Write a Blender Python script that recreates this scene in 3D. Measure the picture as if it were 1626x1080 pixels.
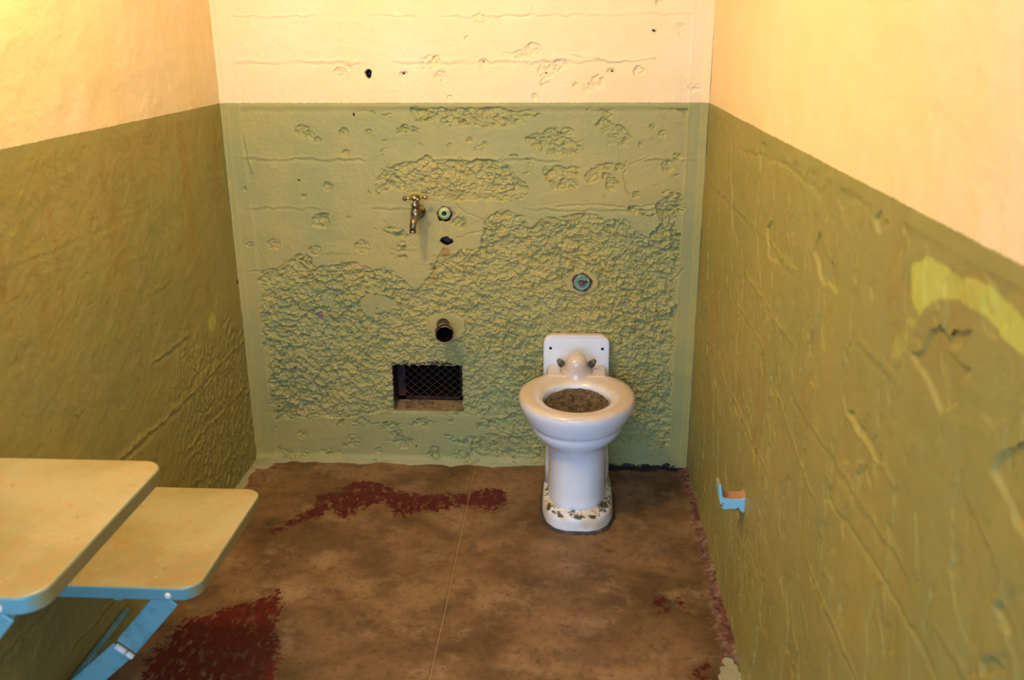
import bpy, bmesh, math
import numpy as np
from mathutils import Vector, Matrix

for o in list(bpy.data.objects): bpy.data.objects.remove(o)
scene = bpy.context.scene
C = scene.collection

# ------------------------------------------------------------------ camera
CAM = np.array([1.088, -2.9141, 1.4517]); YAW, PIT, ROL, FPX = .0595, .3268, -.0055, 1452.8
_s, _c = math.sin(YAW), math.cos(YAW)
_fw = np.array([-_s, _c, 0.]); _rt = np.array([_c, _s, 0.]); _up = np.array([0, 0, 1.])
F3 = _fw * math.cos(PIT) - _up * math.sin(PIT); _u2 = _fw * math.sin(PIT) + _up * math.cos(PIT)
R3 = _rt * math.cos(ROL) + _u2 * math.sin(ROL); U3 = -_rt * math.sin(ROL) + _u2 * math.cos(ROL)
cd = bpy.data.cameras.new('camera'); cam = bpy.data.objects.new('camera', cd); C.objects.link(cam)
cam.matrix_world = Matrix(((R3[0], U3[0], -F3[0], CAM[0]), (R3[1], U3[1], -F3[1], CAM[1]),
                           (R3[2], U3[2], -F3[2], CAM[2]), (0, 0, 0, 1)))
cd.sensor_width = 36; cd.lens = 36 * FPX / 1626; cd.clip_start = .02
cd.dof.use_dof = True; cd.dof.focus_distance = 2.9; cd.dof.aperture_fstop = 5.0
scene.camera = cam

# ------------------------------------------------------------------ light
world = bpy.data.worlds.new('world'); scene.world = world; world.use_nodes = True
bg = world.node_tree.nodes['Background']; bg.inputs[0].default_value = (.55, .7, 1, 1); bg.inputs[1].default_value = .25
def lamp(name, typ, loc, col, watts, **kw):
    l = bpy.data.lights.new(name, typ); l.color = col; l.energy = watts
    for k, v in kw.items(): setattr(l, k, v)
    o = bpy.data.objects.new(name, l); C.objects.link(o); o.location = loc; return o
# the cell's bulb under the ceiling, and daylight from the corridor through the open cell front
lamp('ceiling_bulb', 'POINT', (.36, -1.3, 2.2), (1, .775, .35), 53, shadow_soft_size=.05)
d = lamp('corridor_daylight', 'AREA', (.70, -4.6, 1.5), (.33, .58, 1), 132, shape='RECTANGLE', size=2.2, size_y=2.2)
d.rotation_euler = (math.radians(90), 0, 0)
scene.view_settings.view_transform = 'Standard'; scene.view_settings.look = 'None'
scene.view_settings.gamma = 1; scene.view_settings.use_curve_mapping = False
scene.view_settings.exposure = 0.0

# ------------------------------------------------------------------ helpers
W, H, D = 1.52, 1.2385, 3.1          # cell width, paint line height, cell depth
def hit(u, v, ax, val):               # survey: photo pixel -> point on a plane of the room
    d = F3 + R3 * (u - 813) / FPX + U3 * (540 - v) / FPX
    return CAM + d * (val - CAM[ax]) / d[ax]
def lin(r, g, b):
    f = lambda c: ((c / 255 + .055) / 1.055) ** 2.4 if c > 10.3 else c / 255 / 12.92
    return (f(r), f(g), f(b), 1)

def perlin(x, y, seed=0):
    rng = np.random.RandomState(seed); N = 256
    ang = rng.rand(N, N) * 2 * np.pi; gx, gy = np.cos(ang), np.sin(ang)
    xi = np.floor(x).astype(int); yi = np.floor(y).astype(int); xf = x - xi; yf = y - yi
    s = lambda t: t * t * t * (t * (t * 6 - 15) + 10)
    def g(a, b):
        i, j = (xi + a) % N, (yi + b) % N
        return gx[i, j] * (xf - a) + gy[i, j] * (yf - b)
    u, v = s(xf), s(yf)
    n0 = g(0, 0) * (1 - u) + g(1, 0) * u; n1 = g(0, 1) * (1 - u) + g(1, 1) * u
    return (n0 * (1 - v) + n1 * v) * 1.5
def fbm(x, y, size, octv=4, seed=0, gain=.5):
    a, t = 1., 0.
    for i in range(octv):
        t = t + a * perlin(x / size * 2 ** i + 7.3 * i, y / size * 2 ** i + 3.1 * i, seed + i); a *= gain
    return t
def sstep(x, a, b):
    t = np.clip((x - a) / (b - a), 0, 1); return t * t * (3 - 2 * t)
def seg_dist(X, Y, pts, closed=False):
    d = np.full(X.shape, 1e9); n = len(pts)
    for i in range(n if closed else n - 1):
        ax, ay = pts[i]; bx, by = pts[(i + 1) % n]; dx, dy = bx - ax, by - ay
        t = np.clip(((X - ax) * dx + (Y - ay) * dy) / (dx * dx + dy * dy + 1e-12), 0, 1)
        d = np.minimum(d, np.hypot(X - ax - t * dx, Y - ay - t * dy))
    return d
def poly_sdf(X, Y, pts):              # positive inside
    d = seg_dist(X, Y, pts, True); ins = np.zeros(X.shape, bool); n = len(pts)
    for i in range(n):
        ax, ay = pts[i]; bx, by = pts[(i + 1) % n]
        if ay == by: continue
        c = ((ay > Y) != (by > Y)) & (X < (bx - ax) * (Y - ay) / (by - ay) + ax)
        ins ^= c
    return np.where(ins, d, -d)

def facets(x, y, size, seed, tilt=.45):     # chipped stone: cells with their own tilt and level, -> height / size
    rng = np.random.RandomState(seed); N = 128; J = rng.rand(N, N, 5)
    gx, gy = x / size, y / size; ix, iy = np.floor(gx).astype(int), np.floor(gy).astype(int)
    best = np.full(x.shape, 1e9); out = np.zeros(x.shape)
    for a in (-1, 0, 1):
        for b in (-1, 0, 1):
            j = J[(ix + a) % N, (iy + b) % N]; cx = ix + a + j[..., 0]; cy = iy + b + j[..., 1]
            dx, dy = gx - cx, gy - cy; d = dx * dx + dy * dy; m = d < best
            best = np.where(m, d, best); out = np.where(m, (j[..., 2] - .5) * .35 + tilt * ((j[..., 3] - .5) * dx + (j[..., 4] - .62) * dy), out)
    return out
def axis(*spans):                     # (start, stop, step) pieces joined
    out = []
    for a, b, s in spans: out.append(np.linspace(a, b, max(1, int(round((b - a) / s))) + 1)[:-1])
    return np.concatenate(out + [[spans[-1][1]]])
def link(o, parent=None):
    C.objects.link(o)
    if parent: o.parent = parent
    return o
def grid_mesh(name, P, masks, mat, keep=None, flip=False):
    nu, nv = P.shape[:2]; co = P.reshape(-1, 3)
    idx = np.arange(nu * nv).reshape(nu, nv)
    q = np.stack([idx[:-1, :-1], idx[1:, :-1], idx[1:, 1:], idx[:-1, 1:]], -1)
    if flip: q = q[..., ::-1]
    q = q.reshape(-1, 4) if keep is None else q[keep]
    me = bpy.data.meshes.new(name); me.vertices.add(len(co)); me.vertices.foreach_set('co', co.astype(np.float32).ravel())
    me.loops.add(q.size); me.loops.foreach_set('vertex_index', q.astype(np.int32).ravel())
    me.polygons.add(len(q)); me.polygons.foreach_set('loop_start', np.arange(0, q.size, 4, dtype=np.int32))
    me.polygons.foreach_set('loop_total', np.full(len(q), 4, np.int32))
    me.polygons.foreach_set('use_smooth', np.ones(len(q), bool)); me.update(calc_edges=True)
    a = me.attributes.new('masks', 'FLOAT_COLOR', 'POINT')
    a.data.foreach_set('color', masks.reshape(-1, 4).astype(np.float32).ravel())
    me.materials.append(mat); o = bpy.data.objects.new(name, me); C.objects.link(o); return o

class NT:                             # small node builder
    def __init__(s, name):
        s.m = bpy.data.materials.new(name); s.m.use_nodes = True; s.t = s.m.node_tree
        s.b = s.t.nodes['Principled BSDF']; s.tc = s.t.nodes.new('ShaderNodeTexCoord').outputs['Object']
    def put(s, sock, v):
        if hasattr(v, 'is_output') or isinstance(v, bpy.types.NodeSocket): s.t.links.new(v, sock)
        else: sock.default_value = v
    def noise(s, scale, detail=4, rough=.5, stretch=(1, 1, 1), off=(0, 0, 0), dist=0):
        mp = s.t.nodes.new('ShaderNodeMapping'); s.t.links.new(s.tc, mp.inputs[0])
        mp.inputs['Scale'].default_value = stretch; mp.inputs['Location'].default_value = off
        n = s.t.nodes.new('ShaderNodeTexNoise'); s.t.links.new(mp.outputs[0], n.inputs['Vector'])
        n.inputs['Scale'].default_value = scale; n.inputs['Detail'].default_value = detail
        n.inputs['Roughness'].default_value = rough; n.inputs['Distortion'].default_value = dist
        return n.outputs['Fac']
    def vor(s, scale):
        n = s.t.nodes.new('ShaderNodeTexVoronoi'); s.t.links.new(s.tc, n.inputs['Vector']); n.inputs['Scale'].default_value = scale
        return n.outputs['Distance']
    def math(s, op, a, b=0., clamp=False):
        n = s.t.nodes.new('ShaderNodeMath'); n.operation = op; n.use_clamp = clamp
        s.put(n.inputs[0], a); s.put(n.inputs[1], b); return n.outputs[0]
    def ramp(s, v, a, b):
        n = s.t.nodes.new('ShaderNodeMapRange'); n.interpolation_type = 'SMOOTHSTEP'
        s.put(n.inputs[0], v); n.inputs[1].default_value = a; n.inputs[2].default_value = b; return n.outputs[0]
    def mix(s, f, a, b):
        n = s.t.nodes.new('ShaderNodeMix'); n.data_type = 'RGBA'
        s.put(n.inputs[0], f); s.put(n.inputs[6], a); s.put(n.inputs[7], b); return n.outputs[2]
    def masks(s):
        a = s.t.nodes.new('ShaderNodeAttribute'); a.attribute_name = 'masks'
        sp = s.t.nodes.new('ShaderNodeSeparateColor'); s.t.links.new(a.outputs['Color'], sp.inputs[0])
        return sp.outputs[0], sp.outputs[1], sp.outputs[2], a.outputs['Alpha']
    def xyz(s):
        n = s.t.nodes.new('ShaderNodeSeparateXYZ'); s.t.links.new(s.tc, n.inputs[0]); return n.outputs
    def bump(s, h, strength=.3, dist=.002, prev=None):
        n = s.t.nodes.new('ShaderNodeBump'); n.inputs['Strength'].default_value = strength
        n.inputs['Distance'].default_value = dist; s.put(n.inputs['Height'], h)
        if prev: s.t.links.new(prev, n.inputs['Normal'])
        return n.outputs[0]
    def done(s, col, rough=.5, normal=None, metal=0, spec=.5):
        s.put(s.b.inputs['Base Color'], col); s.put(s.b.inputs['Roughness'], rough); s.b.inputs['Metallic'].default_value = metal
        s.b.inputs['Specular IOR Level'].default_value = spec
        if normal: s.t.links.new(normal, s.b.inputs['Normal'])
        return s.m

CREAM = lin(234, 210, 162)
def wall_material(name, brush, OLIVE, OLIVE2):
    t = NT(name); R, G, B, A = t.masks(); z = t.xyz()[2]
    edge = t.math('ADD', z, t.math('MULTIPLY', t.math('SUBTRACT', t.noise(120, 3), .5), .005))
    up = t.ramp(edge, H - .0006, H + .0006)
    low = t.mix(t.ramp(t.noise(2.2, 5, .6), .35, .65), OLIVE, OLIVE2)
    low = t.mix(t.math('MULTIPLY', t.ramp(t.noise(9, 6, .7, off=(3, 1, 2)), .55, .75), .3), low, lin(120, 150, 112))
    fine = t.noise(55, 5, .7)
    lime = t.ramp(t.math('ADD', A, t.math('MULTIPLY', t.math('SUBTRACT', fine, .5), .5)), .35, .6)
    low = t.mix(t.math('MULTIPLY', lime, .75), low, lin(188, 192, 92))
    high = t.mix(t.math('MULTIPLY', t.ramp(t.noise(3, 4, .6, off=(1, 5, 2)), .4, .7), .5), CREAM, lin(240, 218, 190))
    col = t.mix(up, low, high)
    col = t.mix(t.math('MULTIPLY', t.ramp(t.math('MULTIPLY', R, t.math('ADD', t.noise(40, 4), .5)), .1, .9), .8), col, lin(150, 108, 30))
    chip = t.ramp(t.math('ADD', G, t.math('MULTIPLY', t.math('SUBTRACT', t.noise(90, 4, .7, off=(4, 4, 4)), .5), .9)), .5, .56)
    chipc = t.mix(t.noise(60, 3), lin(178, 152, 132), lin(92, 68, 58)); col = t.mix(chip, col, chipc)
    dark = t.ramp(t.math('ADD', B, t.math('MULTIPLY', t.math('SUBTRACT', t.noise(90, 6, .75), .5), 1.2)), .42, .58)
    col = t.mix(dark, col, lin(38, 30, 26))
    # scattered pin-holes and nicks in the paint
    nick = t.math('MULTIPLY', t.ramp(t.vor(34), .055, .03), t.ramp(t.noise(5, 2, off=(9, 0, 3)), .56, .62))
    col = t.mix(t.math('MULTIPLY', nick, .7), col, lin(110, 92, 66))
    b1 = t.bump(t.noise(75, 6, .72), .6, .0022); b2 = t.bump(t.noise(260, 4, .7), .6, .0010, b1)
    b3 = t.bump(t.noise(28, 4, .6, stretch=brush), .45, .002, b2)
    return t.done(col, .50, b3, spec=.4)
M_BACK = wall_material('painted_plaster_back', (.5, 1, 1.6), lin(172, 158, 92), lin(150, 150, 94)); M_SIDE = wall_material('painted_plaster_side', (1, .6, 1.8), lin(154, 142, 78), lin(144, 138, 78))

def simple(name, col, rough=.5, metal=0, var=None, vs=12, bump=0, bs=60, lo=.5, hi=.6, coat=0, spec=.5):
    t = NT(name); c = col
    if var: c = t.mix(t.ramp(t.noise(vs, 6, .65), lo, hi), col, var)
    m = t.done(c, rough, t.bump(t.noise(bs, 4), bump, .001) if bump else None, metal, spec)
    t.b.inputs['Coat Weight'].default_value = coat; t.b.inputs['Coat Roughness'].default_value = .12
    return m

# ------------------------------------------------------------------ the back wall
def back_pts(px): return [tuple(hit(u, v, 1, 0)[[0, 2]]) for u, v in px]
VX0, VX1, VZ0, VZ1 = .500, .744, .196, .368
def dense(a, b, step, marks):         # axis with exact lines at the marks
    e = [a] + marks + [b]; return axis(*[(e[i], e[i + 1], step) for i in range(len(e) - 1)])
xs = dense(0, W, .002, [VX0, VX1]); zs = np.concatenate([dense(-.01, 1.6, .002, [VZ0, VZ1]), np.linspace(1.6, 2.35, 60)[1:]])
X, Z = np.meshgrid(xs, zs, indexing='ij')
wx = X + .010 * fbm(X, Z, .05, 4, 11); wz = Z + .010 * fbm(X, Z, .05, 4, 21)
wx2 = X + .004 * fbm(X, Z, .02, 3, 12); wz2 = Z + .004 * fbm(X, Z, .02, 3, 22)
rough_polys = [
    [(397,430),(445,427),(455,415),(475,400),(492,405),(505,425),(525,422),(545,415),(570,420),(592,428),(620,425),(640,440),(662,458),(690,440),(700,420),(712,408),(735,398),(760,390),(770,345),(800,332),(830,342),(845,360),(868,345),(900,340),(930,338),(995,350),(1010,365),(1030,372),(1045,355),(1040,330),(1060,310),(1085,300),(1098,310),(1092,560),(1085,725),(1000,700),(900,680),(800,690),(745,650),(620,650),(560,665),(500,660),(425,670),(408,640)],
    [(590,290),(620,262),(660,255),(675,243),(700,258),(735,252),(780,252),(810,262),(840,300),(835,315),(790,322),(720,318),(680,312),(620,300),(600,312)],
    [(860,280),(885,262),(920,265),(915,300),(880,305)],
    [(650,170),(845,172),(860,185),(800,203),(700,198),(660,192)],
    [(942,200),(955,183),(985,195),(1005,220),(985,232),(960,215)],
    [(830,220),(880,200),(930,235),(900,250),(850,240)],
    [(740,690),(860,690),(862,728),(750,722)],
]
SD = np.full(X.shape, -1.)
for p in rough_polys: SD = np.maximum(SD, poly_sdf(wx, wz, back_pts(p)))
def islands(lst, sd):
    for u, v, r in lst:
        cx, cz = back_pts([(u, v)])[0]; sd = np.minimum(sd, np.hypot((wx2 - cx), (wz2 - cz) * 1.35) - r)
    return sd
SD = islands([(597, 486, .055), (708, 520, .065), (924, 449, .052), (520, 480, .02), (706, 345, .06)], SD)
MG = np.minimum(X - .060 - .010 * fbm(X, Z, .3, 2, 5), W - .060 - X)      # smooth vertical margins
SD = np.maximum(SD, np.where((Z < H - .02) & (X > .45), .03 * (fbm(wx, wz * 1.6, .10, 4, 92) - .60 + .2 * sstep(.8 - X, 0, .4)), -1))
SD = np.maximum(SD, np.where(Z < .22, .03 * (fbm(wx, wz * 1.6, .09, 4, 93) - .45), -1))
SD = np.minimum(SD, MG - .006 + .018 * fbm(X, Z, .06, 4, 6))
rz = sstep(SD, 0., .005)
strength = rz * (.62 + .38 * sstep(1.0 - Z, 0, .25)) * (.75 + .35 * sstep(fbm(X, Z, .25, 2, 44), -.3, .4))
rid = np.abs(fbm(wx, wz * 1.45 + .45 * wx, .036, 3, 31)); rid2 = np.abs(fbm(wx2, wz2 * 1.3 - .2 * wx2, .017, 2, 37)); lump = fbm(wx, wz * 1.3, .05, 4, 38, .6)
FC = .023 * facets(wx, wz * 1.4 + .3 * wx, .021, 501, .62) + .006 * facets(wx2 * 1.0, wz2 * 1.2, .0065, 503, .7) + .013 * facets(wx2 + .3 * (wx - X), wz2 * 1.3, .0105, 502, .66)
h = .0022 * fbm(X, Z, .35, 3, 1) + .0008 * fbm(X, Z, .06, 3, 2) + .0004 * fbm(X, Z, .012, 2, 3)
h += -.0042 * rz + strength * (.0034 * (np.minimum(rid, .7) - .3) + .0040 * lump + 1.15 * FC)
# horizontal board-form lines
for v, s, w_ in [(22, 1.1, .004), (96, 1.6, .006), (252, 1.6, .005), (330, 1.3, .005), (403, 1.3, .006), (655, 1.2, .006)]:
    z0 = hit(740, v, 1, 0)[2]; dz = wz - .4 * (wz - Z) - z0 + .003 * fbm(X, Z, .2, 2, v)
    k = sstep(fbm(X, Z * .2, .3, 2, v + 1), -.35, .05)
    h += k * .0010 * s * np.exp(-(dz / w_) ** 2) - k * .0009 * s * np.exp(-((dz + w_ * 1.6) / w_) ** 2)
dzl = Z - H + .010; h += .0016 * np.exp(-(dzl / .006) ** 2) - .0010 * np.exp(-((dzl + .016) / .006) ** 2)
# smooth vertical strips in the corners, slightly proud, with a lip
st = sstep(-MG, -.003, .003); h = h * (1 - .75 * st) + .003 * st + .0012 * np.exp(-(MG / .005) ** 2)
h += .012 * sstep(-(np.minimum(X, W - X) - .012), -.012, .012)                  # fillet to the side walls
# shallow broken-out craters: (px, py, radius m, depth m)
cr = [(480,208,.024,.004),(492,214,.016,.003),(503,222,.013,.004),(545,210,.015,.006),(585,209,.012,.005),(618,184,.011,.003),(522,296,.017,.005),(482,312,.010,.003),
      (510,352,.030,.0045),(515,345,.018,.005),(555,345,.010,.003),(550,243,.013,.003),(388,300,.009,.005),(435,388,.024,.003),(398,390,.014,.004),(500,398,.022,.003),(575,392,.026,.003),
      (735,195,.013,.004),(745,222,.012,.003),(667,230,.009,.003),(712,230,.010,.003),(940,282,.024,.004),(972,292,.024,.005),(962,280,.016,.004),(985,265,.014,.004),(1060,265,.022,.004),(1075,250,.016,.003),
      (1010,310,.013,.005),(1000,332,.010,.005),(1018,230,.010,.002),(1080,330,.020,.003),(900,210,.020,.003),(862,225,.016,.003),(1036,200,.012,.003),(1052,212,.012,.003),(870,272,.02,.003),
      (540,115,.020,.004),(552,108,.012,.003),(641,117,.011,.006),(680,100,.028,.003),(692,95,.016,.004),(700,122,.022,.003),(768,99,.016,.004),(848,80,.026,.004),(825,88,.018,.003),
      (868,112,.030,.003),(865,130,.016,.003),(890,104,.022,.004),(972,113,.014,.004),(1014,113,.018,.005),(950,130,.024,.003),(935,140,.018,.003),(1080,45,.022,.002),(1039,50,.007,.004),
      (742,62,.012,.003),(715,155,.012,.002),(850,155,.013,.003),(1100,140,.018,.002),(760,30,.02,.002),(1046,4,.01,.004),(912,135,.01,.004),
      (560,700,.03,.002),(640,705,.025,.003),(690,715,.02,.003),(480,690,.02,.002),(600,715,.016,.003)]
G = np.zeros(X.shape); B = np.zeros(X.shape); Rm = np.zeros(X.shape); A = np.zeros(X.shape)
for i, (u, v, r, dp) in enumerate(cr):
    cx, cz = back_pts([(u, v)])[0]; dd = np.hypot(wx2 - cx + .3 * (wx - X), (wz2 - cz) * 1.15 + .3 * (wz - Z))
    k = sstep(r - dd, 0, .0035); h += k * (-dp * 1.15 + .0035 * fbm(X, Z, .012, 3, 60 + i) - .25 * dp * np.clip((cz - Z) / r, -1, 1))
    if v < 165: G = np.maximum(G, .30 * k)
# cracks and paint-layer edges
cracks = [([(735,252),(733,268),(730,290),(735,310),(718,318)], .0016, .004), ([(718,320),(738,338),(755,345),(768,352),(772,342)], .0014, .003),
          ([(704,395),(690,420),(686,440),(668,455),(655,478),(640,490)], .0022, .005), ([(397,431),(440,428),(455,412)], .0018, .004),
          ([(880,205),(900,230),(925,222)], .0014, .003), ([(995,255),(990,285),(1000,310)], .0018, .004), ([(1045,358),(1035,375),(1040,395)], .0014, .003),
          ([(1085,430),(1060,450),(1040,470),(1020,500),(1008,515)], .0022, .004), ([(1000,262),(1030,250)], .0014, .003), ([(390,215),(396,250),(400,275)], .0030, -.004),
          ([(885,328),(940,325),(1005,330),(1040,325)], .0016, .003), ([(640,310),(690,320),(720,312)], .0012, .002), ([(620,395),(635,400),(660,398)], .0014, .003),
          ([(738,535),(752,520),(758,505)], .0022, .004), ([(640,655),(600,652),(565,660),(530,657),(490,665)], .0020, .004), ([(720,380),(740,372),(765,368)], .0014, .003),
          ([(770,30),(840,25),(850,10)], .0012, .002), ([(905,85),(960,95),(1000,97),(1040,92)], .0018, -.003), ([(800,85),(830,80),(845,68)], .0016, .003), ([(715,260),(770,262),(800,250)], .0012, .003)]
for pts, w_, dp in cracks:
    dd = seg_dist(wx2 * .5 + wx * .5, wz2 * .5 + wz * .5, back_pts(pts)); h -= dp * np.exp(-(dd / w_) ** 2)
# deep holes; the dark mask also paints in the shade inside them
def hole(u, v, a, b, depth=.035, dark=True):
    global h, B
    cx, cz = back_pts([(u, v)])[0]; dd = np.hypot((wx2 - cx) / a, (wz2 - cz) / b)
    h = h - depth * sstep(1 - dd, -.12, .30)
    B = np.maximum(B, sstep(1.05 - dd, -.05, .2))
hole(709, 383, .020, .015); hole(585, 118, .0095, .015); hole(706, 341, .024, .025, .010); 
for u, v, r in [(641, 116, .004), (768, 98, .003), (972, 112, .003), (868, 115, .003), (1039, 49, .0035), (600, 485, .002), (660, 710, .003), (474, 287, .003), (493, 287, .002), (462, 500, .003), (444, 645, .004), (562, 182, .004)]:
    hole(u, v, r, r, .006)
# masks: rust below the hole, exposed plaster at fittings, scraped spots
def spot(u, v, rx, rzz, soft=.4):
    cx, cz = back_pts([(u, v)])[0]; return sstep(1 - np.hypot((wx2 - cx) / rx, (wz2 - cz) / rzz), 0, soft)
Rm = np.maximum(Rm, 1.0 * spot(708, 402, .026, .036, .9)); Rm = np.maximum(Rm, .5 * spot(690, 440, .016, .06, .8)); Rm = np.maximum(Rm, .3 * spot(708, 360, .03, .05, .9))
Rm = np.maximum(Rm, .35 * spot(700, 300, .16, .12, 1.)); Rm = np.maximum(Rm, .30 * spot(765, 190, .22, .06, 1.))
Rm = np.maximum(Rm, .55 * spot(690, 652, .15, .022, .7)); Rm = np.maximum(Rm, .3 * spot(800, 700, .22, .05, .9))
G = np.maximum(G, .75 * spot(712, 338, .042, .040, .8)); G = np.maximum(G, .8 * spot(508, 503, .016, .020, .7)); G = np.maximum(G, .62 * spot(924, 449, .050, .046, .5))
G = np.maximum(G, .7 * spot(690, 574, .022, .010, .6)); G = np.maximum(G, .6 * spot(645, 576, .03, .008, .6))
B = np.maximum(B, .55 * spot(690, 577, .10, .010, .5)); B = np.maximum(B, .60 * sstep(.012 + .012 * fbm(X, Z, .04, 3, 88) - Z, -.004, .004) * sstep(X, 1.23, 1.26) * sstep(1.50 - X, 0, .02)); B = np.maximum(B, .45 * spot(700, 383, .024, .014, .9))
B = np.maximum(B, .52 * spot(688, 425, .006, .05, .9))
# vent: the jambs bend inward, faces inside the opening are left out
sd = np.minimum(np.minimum(X - VX0, VX1 - X), np.minimum(Z - VZ0, VZ1 - Z))
near = np.exp(-(np.clip(-sd, 0, 1) / .007) ** 2); h = h * (1 - .0 * near) - .003 * near
h[np.abs(sd) < 1e-6] = -.006
h += .010 * sstep(.03 - Z, 0, .03) * (1 - sstep(X, 1.0, 1.06)) * 1.0                       # small cove to the floor
rag = np.exp(-(np.abs(Z - VZ1) / .008) ** 2) * ((X > VX0 - .01) & (X < VX1 + .01)) * np.clip(.003 + .006 * fbm(X, Z * 0, .03, 4, 77), 0, .01)
ragx = (np.exp(-(np.abs(X - VX0) / .008) ** 2) - np.exp(-(np.abs(X - VX1) / .008) ** 2)) * ((Z > VZ0 - .01) & (Z < VZ1 + .01)) * np.clip(.001 + .004 * fbm(X * 0, Z, .03, 4, 78), 0, .006)
P = np.stack([X + ragx, -h, Z - rag], -1)
keep = ~((sd[:-1, :-1] > -1e-6) & (sd[1:, 1:] > -1e-6) & (sd[1:, :-1] > -1e-6) & (sd[:-1, 1:] > -1e-6))
back = grid_mesh('wall_back', P, np.stack([Rm, G, B, A], -1), M_BACK, keep)
back['kind'] = 'structure'

# ------------------------------------------------------------------ side walls
def side(name, x0, sgn, ya, seed, step):
    ys = np.concatenate([np.linspace(-D, ya, 40)[:-1], axis((ya, 0.0, step))]); zz = np.concatenate([axis((-.02, 1.56, step)), np.linspace(1.56, 2.35, 50)[1:]])
    Y, Zz = np.meshgrid(ys, zz, indexing='ij')
    h = .003 * fbm(Y, Zz, .4, 3, seed) + .0010 * fbm(Y, Zz, .07, 3, seed + 5)
    M = np.zeros(Y.shape + (4,)); return Y, Zz, h, M
Y, Zz, h, M = side('r', W, -1, -2.35, 100, .003)
wy = Y + .016 * fbm(Y, Zz, .06, 4, 111); wz = Zz + .016 * fbm(Y, Zz, .06, 4, 121)
below = sstep(H - .02 - Zz, 0, .01)
# paint layers that have come away in plates: contour edges of a slow field
for k, (sz, th, dp, sd_) in enumerate([(.22, .30, .0016, 131), (.13, .42, .0018, 141), (.3, .25, .0012, 151), (.09, .55, .0016, 155)]):
    f = fbm(wy * 1.3, wz * .55, sz, 3, sd_); h -= below * dp * sstep(f, th, th + .02)
r_ = np.abs(fbm(wy * 1.2, wz * .8, .05, 4, 161)); h += below * .0016 * (np.minimum(r_, .6) - .3) * sstep(fbm(Y, Zz, .35, 2, 171), -.25, .35) * sstep(Y, -2.1, -1.2)
for z0, s in [(1.02, .8), (.80, .8), (.56, 1.2), (.33, .9), (.12, .8)]:
    dz = wz * .4 + Zz * .6 - z0 + .004 * fbm(Y, Zz, .25, 2, int(z0 * 100)); k = sstep(fbm(Y, Zz * .3, .4, 2, int(z0 * 70)), -.15, .15)
    h += k * s * (.0014 * np.exp(-(dz / .006) ** 2) - .0012 * np.exp(-((dz + .011) / .006) ** 2))
def rp(px): return [tuple(hit(u, v, 0, W)[[1, 2]]) for u, v in px]
for i, p in enumerate([
    [(1442,560),(1462,552),(1476,525),(1490,522),(1498,540),(1512,525),(1545,525),(1530,545),(1500,560),(1545,600),(1520,610),(1518,640),(1490,655),(1468,610)],
    [(1570,750),(1580,725),(1605,710),(1640,700),(1640,860),(1610,830),(1600,800)],
    [(1340,650),(1352,652),(1400,730),(1390,735)], [(1215,360),(1225,350),(1232,400),(1238,420),(1218,415)], [(1385,345),(1400,335),(1412,360),(1395,372)],
    [(1290,400),(1300,372),(1322,420),(1330,470),(1305,450)], [(1575,960),(1590,955),(1610,1010),(1600,1015)], [(1555,1050),(1570,1040),(1600,1080),(1560,1080)]]):
    sd2 = poly_sdf(wy * .35 + Y * .65, wz * .35 + Zz * .65, rp(p)); k = sstep(sd2, 0, .0035); h -= .0042 * k
    e = np.exp(-(sd2 / .0035) ** 2)
    up_ = sstep(Zz - np.mean([q[1] for q in rp(p)]), .0, .03)
    if i in (0, 1): M[..., 1] = np.maximum(M[..., 1], .55 * e * up_); M[..., 2] = np.maximum(M[..., 2], .56 * e * up_)
for pts, dp in [([(1310,790),(1352,850),(1400,920),(1440,985),(1485,1070)], .0030), ([(1180,430),(1215,480),(1240,520),(1262,548)], -.0028), ([(1180,240),(1250,262),(1305,310)], .0026), ([(1340,655),(1370,700),(1420,770)], -.0022), ([(1165,560),(1180,620),(1195,680)], -.0024), ([(1230,620),(1255,690),(1290,790)], -.0024)]:
    h -= .65 * dp * np.exp(-(seg_dist(wy * .4 + Y * .6, wz * .4 + Zz * .6, rp(pts)) / .0045) ** 2)
sdl = poly_sdf(wy * .3 + Y * .7, wz * .3 + Zz * .7, rp([(1445,425),(1470,400),(1530,440),(1580,455),(1626,505),(1660,545),(1660,620),(1626,575),(1590,535),(1565,505),(1545,495),(1520,480),(1480,480),(1460,500),(1445,480)]))
M[..., 3] = sstep(sdl, -.015, .02)
M[..., 3] = np.maximum(M[..., 3], .42 * sstep(poly_sdf(wy, wz, rp([(1400,560),(1430,500),(1440,440),(1460,450),(1450,560),(1420,600)])), -.02, .02))
M[..., 0] = np.maximum(M[..., 0], .35 * sstep(fbm(Y, Zz * .35, .16, 3, 181), .1, .7) * below)
h += .008 * sstep(.012 - np.abs(Y), 0, .012)
corner = (Y > -.03)
for z0, dy, r in [(1.09, -.03, .004), (1.03, -.012, .004), (.98, -.01, .004), (.80, -.02, .007), (1.08, -.05, .003)]:
    dd = np.hypot(Y - dy, (Zz - z0) * .4); M[..., 2] = np.maximum(M[..., 2], .8 * sstep(r - dd, 0, .003))
h += .006 * sstep(.02 - Zz, 0, .03) * fbm(Y, Zz, .03, 3, 191)
P = np.stack([W - h, Y, Zz], -1); wr = grid_mesh('wall_right', P, M, M_SIDE); wr['kind'] = 'structure'

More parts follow.
